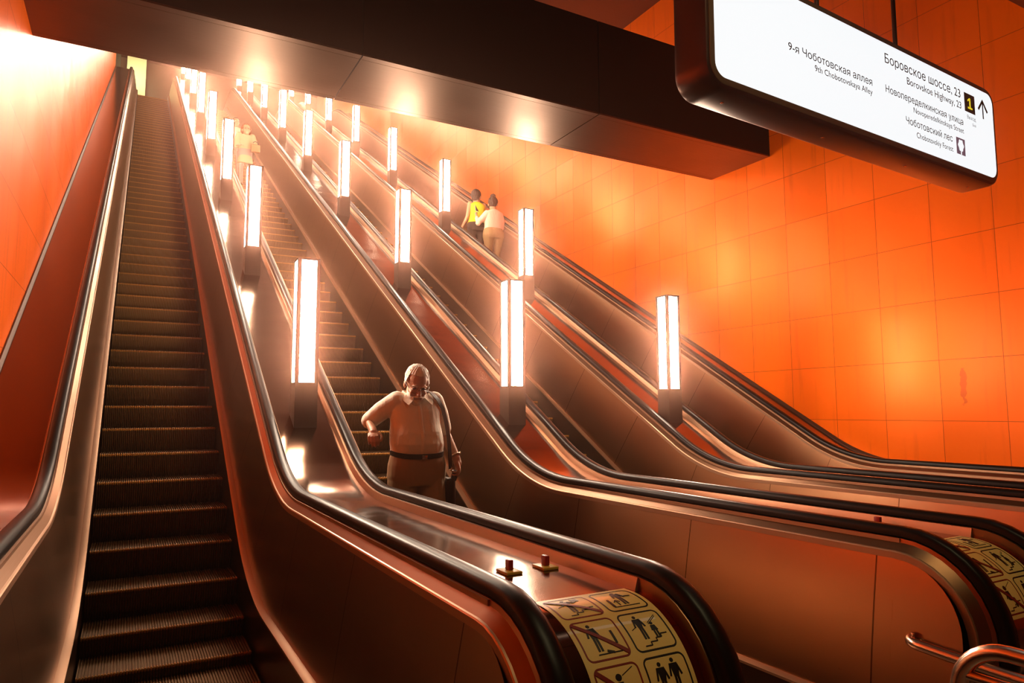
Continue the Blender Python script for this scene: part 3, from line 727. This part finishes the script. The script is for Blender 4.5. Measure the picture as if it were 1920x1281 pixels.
def person(loc, rotz, label, J, cat='person', group=None):
    """J: description in the person's own frame (facing -Y, feet at z = 0)"""
    o = tag(empty('person', loc), label, cat, group)
    vox = J.get('vox', .008)
    def part(name, me, mat, ang=None, lab=None):
        p = link(name, me, mat, None, ang); p.parent = o
        if lab: p['label'] = lab
        return p
    B = Blob(); hs = J['hs']
    hm = Matrix.Translation(J['head']) @ J['hrot'].to_4x4() @ Matrix.Scale(hs, 4)
    add_head(B, hm)
    nk = Vector(J['neck']); hd = Vector(J['head'])
    B.limb([nk, hm @ Vector((0, .03, -.06))], (.062*hs*J.get('nw', 1), .055*hs), None, 16)
    B.stack([(z, x, y, rx*.90, ry*.88) for z, x, y, rx, ry in J['torso']])
    for A in J['arms']:
        B.limb(A['p'], A['r'], None, 14)
        add_hand(B, frame(A['p'][-1], A['hand'], A['back']), A['side'], A['curl'], A.get('hsc', 1.0))
    for L in J['legs']: B.limb(L['p'], [r*.86 for r in L['r']], None, 14); B.limb([L['p'][-1], Vector(L['p'][-1])+Vector((0, -.10, -.05))], (.035, .03), None, 10)
    body = part('body', B.build(J.get('bvox', vox*.7), 3), J.get('skin', 'skin'))
    # clothes
    B = Blob(); B.stack(J['torso'])
    for A in J['arms']:
        n_ = A['sleeve']
        if n_: B.limb(A['sp'], A['sr'], None, 16)
    part(J['topname'], B.build(vox, J.get('tsm', 3)), J['top'])
    B = Blob(); B.stack(J['pelvis'])
    for L in J['legs']: B.limb(L['p'], L['r'], None, 16)
    part(J.get('botname', 'trousers'), B.build(vox, 3), J['bottom'])
    for L in J['legs']:
        p = Vector(L['p'][-1]); B = Blob(); B.limb([p+Vector((0, .03, -.035)), p+Vector((0, -.06, -.048)), p+Vector((0, -.15, -.055))], (.048, .047, .038)); me = B.build(vox, 2)
        zmin = p.z-.095
        for v in me.vertices: v.co.z = max(v.co.z, zmin)
        part('shoe', me, 'shoe')
    B = Blob(); hairm(B, hm, J['hair']); me = B.build(J.get('hvox', .006), 2); ih = hm.inverted()
    for v in me.vertices:        # strands: ridges that fan out from the crown
        q = ih @ v.co; a = math.atan2(q.x, q.y-.03); d = noise.noise(Vector((a*9, q.z*14, q.y*14)))+.6*noise.noise(Vector((a*26, q.z*22, q.y*22)))
        v.co += (v.co-Vector(J['head'])).normalized()*(.006*hs*d)
    k = J.get('hairtest'); 
    if k: trim_front(me, hm, k)
    hp = part('hair', me, J['haircol'])
    for s_ in (-1, 1):
        B2 = Blob(); B2.ell((s_*.033, -.078, .000), (.013, .011, .010), hm, 12); B2.bm.normal_update(); m2 = bpy.data.meshes.new('m'); B2.bm.to_mesh(m2); B2.bm.free(); part('eye', m2, 'eye_dark')
    if rotz: o.rotation_euler = (0, 0, rotz)
    return o, hm, part

# --- the man in the pale shirt coming down the second escalator
HR = Matrix.Rotation(math.radians(29), 3, 'X') @ Matrix.Rotation(math.radians(-6), 3, 'Z')
RA = [(-.195, .01, 1.645), (-.385, .115, 1.475), (-.415, -.10, 1.395)]
LA = [(.200, .01, 1.640), (.300, .045, 1.345), (.352, -.10, 1.135)]
MANP = dict(head=(-.030, -.090, 1.800), hrot=HR, hs=1.24, neck=(-.015, .03, 1.64), skin='skin', vox=.009, bvox=.006,
    torso=[(1.705, -.012, .045, .072, .055), (1.680, -.012, .035, .128, .085), (1.645, -.010, .018, .205, .118), (1.56, -.008, .0, .222, .140), (1.45, -.008, -.015, .222, .158), (1.36, -.008, -.035, .232, .178), (1.28, -.004, -.045, .236, .186), (1.22, .002, -.035, .230, .176), (1.165, .006, -.02, .224, .160)],
    arms=[dict(p=RA, r=(.060, .050, .036), hand=(-.25, -.85, -.42), back=(-.2, -.3, 1), side=-1, curl=(.75, .85, .5), hsc=1.20, sleeve=1, sp=[(-.17, .01, 1.650), (-.29, .06, 1.565), (-.385, .10, 1.480)], sr=(.088, .084, .074)),
          dict(p=LA, r=(.062, .054, .038), hand=(.05, -.42, -.90), back=(.9, -.35, .2), side=-1, curl=(.75, .9, .6), hsc=1.20, sleeve=1, sp=[(.175, .01, 1.650), (.232, .02, 1.53), (.278, .035, 1.405)], sr=(.088, .083, .074))],
    pelvis=[(1.215, .006, -.025, .226, .164), (1.10, .014, -.01, .258, .170), (1.00, .014, .0, .262, .165), (.92, .014, .0, .245, .15)],
    legs=[dict(p=[(-.115, .0, .96), (-.120, -.04, .52), (-.120, .02, .095)], r=(.132, .092, .072)), dict(p=[(.140, -.01, .96), (.145, -.14, .48), (.145, -.26, -.022)], r=(.132, .092, .072))],
    topname='shirt', top='shirt_pale', bottom='trousers_khaki', hair='short', haircol='hair_white',
    hairtest=lambda q: (q.y < -.035+.012*math.sin(q.x*70) and q.z < .080) or q.y < -.070 or (q.z < .01 and q.y < .02) or q.z < -.06)
MAN, mh, mpart = person((2.225, 5.80, -.037), 0, 'heavy bearded man in a pale short-sleeved shirt and khaki trousers, looking down as he rides', MANP)
def ringband(rings, th, n=40):
    """elliptical band between two (z, xc, yc, rx, ry) rings"""
    V = []; F = []
    for (z, xc, yc, rx, ry), d in ((rings[0], 0), (rings[0], th), (rings[1], th), (rings[1], 0)):
        for k in range(n):
            a = 2*math.pi*k/n; c_, s_ = math.cos(a), math.sin(a); e = .85
            V.append((xc+(rx+d)*math.copysign(abs(c_)**e, c_), yc+(ry+d)*math.copysign(abs(s_)**e, s_), z-(.030 if s_ < 0 else 0)*abs(s_)))
    for i in range(4):
        for k in range(n): F.append((i*n+k, i*n+(k+1) % n, ((i+1) % 4)*n+(k+1) % n, ((i+1) % 4)*n+k))
    return mesh(V, F)
bl = mpart('belt', ringband([(1.182, .008, -.022, .226, .163), (1.226, .004, -.03, .229, .172)], .008), 'leather', 40)
o = link('buckle', bxs([(-.018, .030, -.212, -.202, 1.150, 1.188)], .004), 'steel', None, 40); o.parent = bl
# collar: two folded flaps around the neck
def collar(sx):
    P = [(.0, .115, 1.735), (sx*.075, .085, 1.742), (sx*.098, .02, 1.735), (sx*.088, -.055, 1.715), (sx*.030, -.110, 1.690)]
    Q = [(.0, .140, 1.690), (sx*.100, .105, 1.695), (sx*.135, .02, 1.690), (sx*.135, -.075, 1.660), (sx*.105, -.150, 1.612)]
    V = []; F = []
    for a, b_ in zip(P, Q): V += [Vector(a)+Vector((-.012, 0, 0)), Vector(b_)+Vector((-.012, 0, 0))]
    n_ = len(V); c_ = Vector((-.012, 0, 1.70))
    V += [v+(v-c_).normalized()*.007 for v in V]
    for i in range(len(P)-1):
        a = 2*i; F += [(a, a+1, a+3, a+2), (n_+a+2, n_+a+3, n_+a+1, n_+a), (a+1, n_+a+1, n_+a+3, a+3), (a, a+2, n_+a+2, n_+a)]
    F += [(0, n_, n_+1, 1), (2*len(P)-2, 2*len(P)-1, n_+2*len(P)-1, n_+2*len(P)-2)]
    return fixn(mesh(V, F))
for sx in (-1, 1): mpart('collar', collar(sx), 'shirt_pale')
tr_ = MANP['torso']
def front(x, z, d=0.0):
    """point on the shirt front"""
    zs = [q[0] for q in tr_[::-1]]; f = lambda i: float(np.interp(z, zs, [q[i] for q in tr_[::-1]])); xc, yc, rx, ry = f(1), f(2), f(3), f(4)
    u_ = min(abs((x-xc)/rx), .999); c_ = u_**(1/.85); s_ = math.sqrt(max(0, 1-c_*c_))**.85
    return Vector((x, yc-ry*s_-d, z))
zz = [1.625-i*.03 for i in range(16)]
V = []; F = []
for z in zz:
    for x, d in ((-.030, .001), (-.026, .005), (.000, .005), (.004, .001)): V.append(front(x, z, d))
for i in range(len(zz)-1):
    for j in range(3): F.append((i*4+j, i*4+j+1, (i+1)*4+j+1, (i+1)*4+j))
mpart('button_placket', mesh(V, F), 'shirt_pale', 60)
V = [front(.075+.10*i/6, 1.50-.12*j/6, .004) for j in range(7) for i in range(7)]; F = [(j*7+i, j*7+i+1, j*7+i+8, j*7+i+7) for j in range(6) for i in range(6)]
mpart('breast_pocket', mesh(V, F), 'shirt_pale', 60)
# short beard and moustache
B = Blob(); B.ell((0, -.036, -.062), (.066, .068, .068), mh, 18); B.ell((0, -.070, -.108), (.036, .034, .030), mh); me = B.build(.006, 2)
trim_front(me, mh, lambda q: q.z > -.040 or q.y > .0 or (q.z > -.056 and abs(q.x) < .050) or (abs(q.x) < .024 and -.078 < q.z < -.058))
mpart('beard', me, 'hair_white')
B = Blob(); B.limb([(-.032, -.090, -.062), (0, -.105, -.052), (.032, -.090, -.062)], (.006, .009, .006), mh, 10); mpart('moustache', B.build(.005, 1), 'hair_white')
B = Blob()
for sx in (-1, 1): B.limb([(sx*.018, -.098, .020), (sx*.036, -.096, .026), (sx*.052, -.084, .020)], (.004, .006, .004), mh, 8)
mpart('eyebrows', B.build(.004, 1), 'hair_white')
gl = None
for sx in (-1, 1):
    P = [mh @ Vector((sx*.034+.024*math.cos(a), -.112+.006*abs(math.cos(a)), -.004+.018*math.sin(a))) for a in [2*math.pi*i/24 for i in range(24)]]
    g = tubem(P, .0016, 8, False, True)
    if gl is None: gl = mpart('glasses', g, 'leather', 60)
    else: q = link('rim', g, 'leather', None, 60); q.parent = gl
    q = link('temple_arm', tubem([mh @ Vector(p) for p in ((sx*.058, -.106, .0), (sx*.080, -.05, .004), (sx*.083, .015, .002))], .0018, 8), 'leather', None, 60); q.parent = gl
q = link('bridge', tubem([mh @ Vector(p) for p in ((-.011, -.112, .0), (0, -.116, .004), (.011, -.112, .0))], .0016, 8), 'leather', None, 60); q.parent = gl
# wrist watch
wp = Vector(LA[2]); wd = (Vector(LA[1])-wp).normalized(); wf = frame(wp+wd*.035, wd, (.9, -.3, .2))
P = [wf @ Vector((.046*math.cos(a), 0, .046*math.sin(a))) for a in [2*math.pi*i/24 for i in range(24)]]
wt = mpart('wrist_watch', tubem(P, .009, 8, False, True), 'watch_metal', 60)
q = link('dial', tubem([wf @ Vector((0, 0, .044)), wf @ Vector((0, 0, .058))], .021, 16), 'watch_metal', None, 40); q.parent = wt
# his shoulder bag
SB = tag(empty('shoulder_bag', (2.575, 5.70, .62)), 'black shoulder bag hanging on a strap at the hip of the bearded man', 'bag')
ml = Vector((2.225, 5.80, -.037))
P = [(.085, .145, 1.70), (.110, .06, 1.745), (.130, -.04, 1.722), (.162, -.110, 1.66), (.192, -.150, 1.58), (.218, -.165, 1.46), (.240, -.165, 1.34), (.258, -.150, 1.22), (.275, -.125, 1.12), (.285, -.105, 1.06)]
def ribbon(P, w, th, nrm0):
    P = [Vector(p)+ml for p in P]; V = []; F = []
    for i, p in enumerate(P):
        t = (P[min(i+1, len(P)-1)]-P[max(i-1, 0)]).normalized(); n_ = Vector(nrm0(i)); n_ = (n_-t*n_.dot(t)).normalized(); s_ = t.cross(n_)
        V += [p+s_*w/2, p+s_*w/2+n_*th, p-s_*w/2+n_*th, p-s_*w/2]
    for i in range(len(P)-1):
        for k in range(4): F.append((i*4+k, i*4+(k+1) % 4, (i+1)*4+(k+1) % 4, (i+1)*4+k))
    F += [(0, 1, 2, 3), tuple(len(V)-4+k for k in (3, 2, 1, 0))]
    return fixn(mesh(V, F))
adopt(link('strap', ribbon(P, .042, .006, lambda i: (.3, .6, .8) if i < 1 else ((.2, -.1, 1) if i < 2 else (.25, -.8, .35))), 'leather', None, 30), SB)
adopt(link('strap_ring', tubem([Vector((2.510+.016*math.cos(a), 5.69, 1.02+.016*math.sin(a))) for a in [2*math.pi*i/16 for i in range(16)]], .0035, 8, False, True), 'steel', None, 60), SB)
adopt(link('bag_body', bxs([(2.468, 2.560, 5.66, 5.96, .58, .94)], .035, 4), 'leather', None, 40), SB)
adopt(link('grip', tubem([(2.540, 5.69, .92), (2.552, 5.665, 1.00)], [.026, .032], 16), 'leather', None, 50), SB)

# --- the two women on the right escalator, seen from behind (they face up the flight)
def standing(h, arms, hair, hc, top, topn, bot, skin, sleeve, vox=.012, hrot=(0, 0), wide=1.0, hem=.95, hs=1.05, lean=0.0):
    s_ = h/1.70; w = wide
    T = [(1.44, 0, .02, .070, .060), (1.415, 0, .015, .12, .085), (1.37, 0, .01, .180*w, .100), (1.27, 0, .0, .185*w, .115), (1.15, 0, 0, .170*w, .115), (1.04, 0, 0, .165*w, .112), (hem, 0, 0, .195*w, .135)]
    return dict(head=(0, -.02*s_, 1.565*s_), hrot=Matrix.Rotation(hrot[0], 3, 'Z') @ Matrix.Rotation(hrot[1], 3, 'X'), hs=hs*s_, neck=(0, .02*s_, 1.40*s_), skin=skin, vox=vox, bvox=.008, hvox=.008, nw=.85,
        torso=[tuple(c*s_ for c in q) for q in T], arms=arms,
        pelvis=[tuple(c*s_ for c in q) for q in [(1.03, 0, 0, .160*w, .112), (.95, 0, .01, .190*w, .135), (.86, 0, .015, .198*w, .140), (.80, 0, .01, .185*w, .13)]],
        legs=[dict(p=[(sx*.095*s_*w, .0, .84*s_), (sx*.095*s_, -.01, .48*s_), (sx*.09*s_, .02, .095)], r=(.100*s_*w, .066*s_, .050*s_)) for sx in (-1, 1)],
        topname=topn, top=top, bottom=bot, hair=hair, haircol=hc, hairtest=lambda q: (q.y < -.050 and q.z < .075) or q.y < -.088 or (q.z < -.005 and q.y < .008))
def arm(p, r, hand, back, side, curl=(.3, .4, .3), sl=0, sp=None, sr=None): return dict(p=p, r=r, hand=hand, back=back, side=side, curl=curl, sleeve=sl, sp=sp, sr=sr, hsc=1.0)
# local +X is the image's left because they face up the flight (rotated half a turn)
s_ = 1.09
A1 = [arm([(.160*s_, .01, 1.375*s_), (.235*s_, .04, 1.08*s_), (.31*s_, -.06, .87*s_)], (.062, .042, .030), (.25, -.3, -.9), (1, .1, 0), 1), arm([(-.160*s_, .01, 1.375*s_), (-.23*s_, .03, 1.08*s_), (-.22*s_, -.10, .86*s_)], (.062, .042, .030), (0, -.3, -.9), (-1, .1, 0), -1)]
P1 = standing(1.83, A1, 'crop', 'hair_dark', 'top_yellow', 'vest_top', 'trousers_dark', 'skin', 0, hrot=(math.radians(-38), 0), hs=1.27, wide=1.08, hem=.98)
W1, h1, p1 = person((6.89, 14.20, nose_z(14.05)), math.pi, 'person with short dark hair in a yellow sleeveless top and dark trousers, seen from behind', P1)
A2 = [arm([(.19, .01, 1.40), (.375, -.01, 1.17), (.345, -.20, 1.42)], (.050, .040, .030), (-.15, -.25, .9), (.2, .9, .3), -1, (.5, .6, .4), 1, [(.17, .01, 1.41), (.29, .0, 1.27), (.378, -.01, 1.165), (.358, -.12, 1.31)], (.080, .074, .066, .050)),
      arm([(-.19, .01, 1.40), (-.235, -.02, 1.12), (-.10, -.26, 1.22)], (.050, .040, .030), (.5, -.5, .5), (0, .9, .3), 1, (.5, .6, .4), 1, [(-.17, .01, 1.41), (-.22, .0, 1.26), (-.235, -.02, 1.12), (-.15, -.18, 1.18)], (.080, .074, .062, .050))]
P2 = standing(1.80, A2, 'updo', 'hair_brown', 'knit_pale', 'pullover', 'trousers_tan', 'skin_pale', 1, hrot=(math.radians(-25), 0), hs=1.25, wide=1.25, hem=.88)
W2, h2, p2 = person((7.16, 13.88, nose_z(13.72)), math.pi, 'woman with pinned-up brown hair, pale pink pullover and tan trousers, holding up a phone', P2)
PH_ = tag(empty('mobile_phone', (6.835, 14.085, nose_z(13.72)+1.575)), 'dark phone held up by the woman in the pale pink pullover', 'phone')
PH_.rotation_euler = (math.radians(-14), math.radians(8), math.radians(14))
o = link('phone_body', bxs([(-.047, .047, -.005, .005, -.092, .092)], .004), 'phone_case'); o.parent = PH_
o = link('screen', bxs([(-.042, .042, -.0065, -.0052, -.084, .084)]), 'phone'); o.parent = PH_

# --- two people far up the second escalator, coming down
A3 = [arm([(-.18, .01, 1.34), (-.22, .03, 1.08), (-.16, -.18, 1.02)], (.046, .038, .028), (.4, -.8, -.1), (0, -.3, 1), 1, sl=1, sp=[(-.16, .01, 1.35), (-.21, .02, 1.20), (-.22, .03, 1.06)], sr=(.08, .075, .06)),
      arm([(.18, .01, 1.34), (.25, .03, 1.09), (.18, -.16, 1.08)], (.046, .038, .028), (-.4, -.8, .1), (0, -.3, 1), -1, sl=1, sp=[(.16, .01, 1.35), (.22, .02, 1.20), (.25, .03, 1.07)], sr=(.08, .075, .06))]
P3 = standing(1.64, A3, 'long', 'hair_red', 'coat_cream', 'coat', 'trousers_mauve', 'skin_pale', 1, vox=.014, wide=1.0, hem=.62, hs=1.3)
W3, h3, p3 = person((2.36, 18.50, nose_z(18.35)), 0, 'red-haired woman in a cream coat with a handbag, far up the second escalator', P3)
HB = tag(empty('handbag', (2.36+.22, 18.28, nose_z(18.35)+.98)), 'tan handbag on the arm of the red-haired woman far up the escalator', 'bag')
adopt(link('bag_body', bxs([(2.46, 2.68, 18.20, 18.32, nose_z(18.35)+.86, nose_z(18.35)+1.06)], .03, 3), 'bag_tan', None, 40), HB)
zb_ = nose_z(18.35)
adopt(link('handle', tubem([(2.50, 18.26, zb_+1.05), (2.52, 18.27, zb_+1.13), (2.57, 18.28, zb_+1.16), (2.62, 18.27, zb_+1.13), (2.64, 18.26, zb_+1.05)], .010, 10), 'leather', None, 60), HB)
P4 = standing(1.70, [arm([(sx*.19, .01, 1.38), (sx*.23, .03, 1.08), (sx*.22, -.10, .86)], (.046, .038, .028), (0, -.3, -.9), (sx, 0, 0), -sx, sl=1, sp=[(sx*.17, .01, 1.38), (sx*.21, .02, 1.24), (sx*.225, .03, 1.10)], sr=(.08, .075, .065)) for sx in (-1, 1)], 'crop', 'hair_brown', 'shirt_pale', 'shirt', 'trousers_mauve', 'skin_pale', 1, vox=.014)
W4, h4, p4 = person((2.165, 19.0, nose_z(18.85)), 0, 'person in a pale shirt half hidden behind a lamp, beside the red-haired woman', P4)
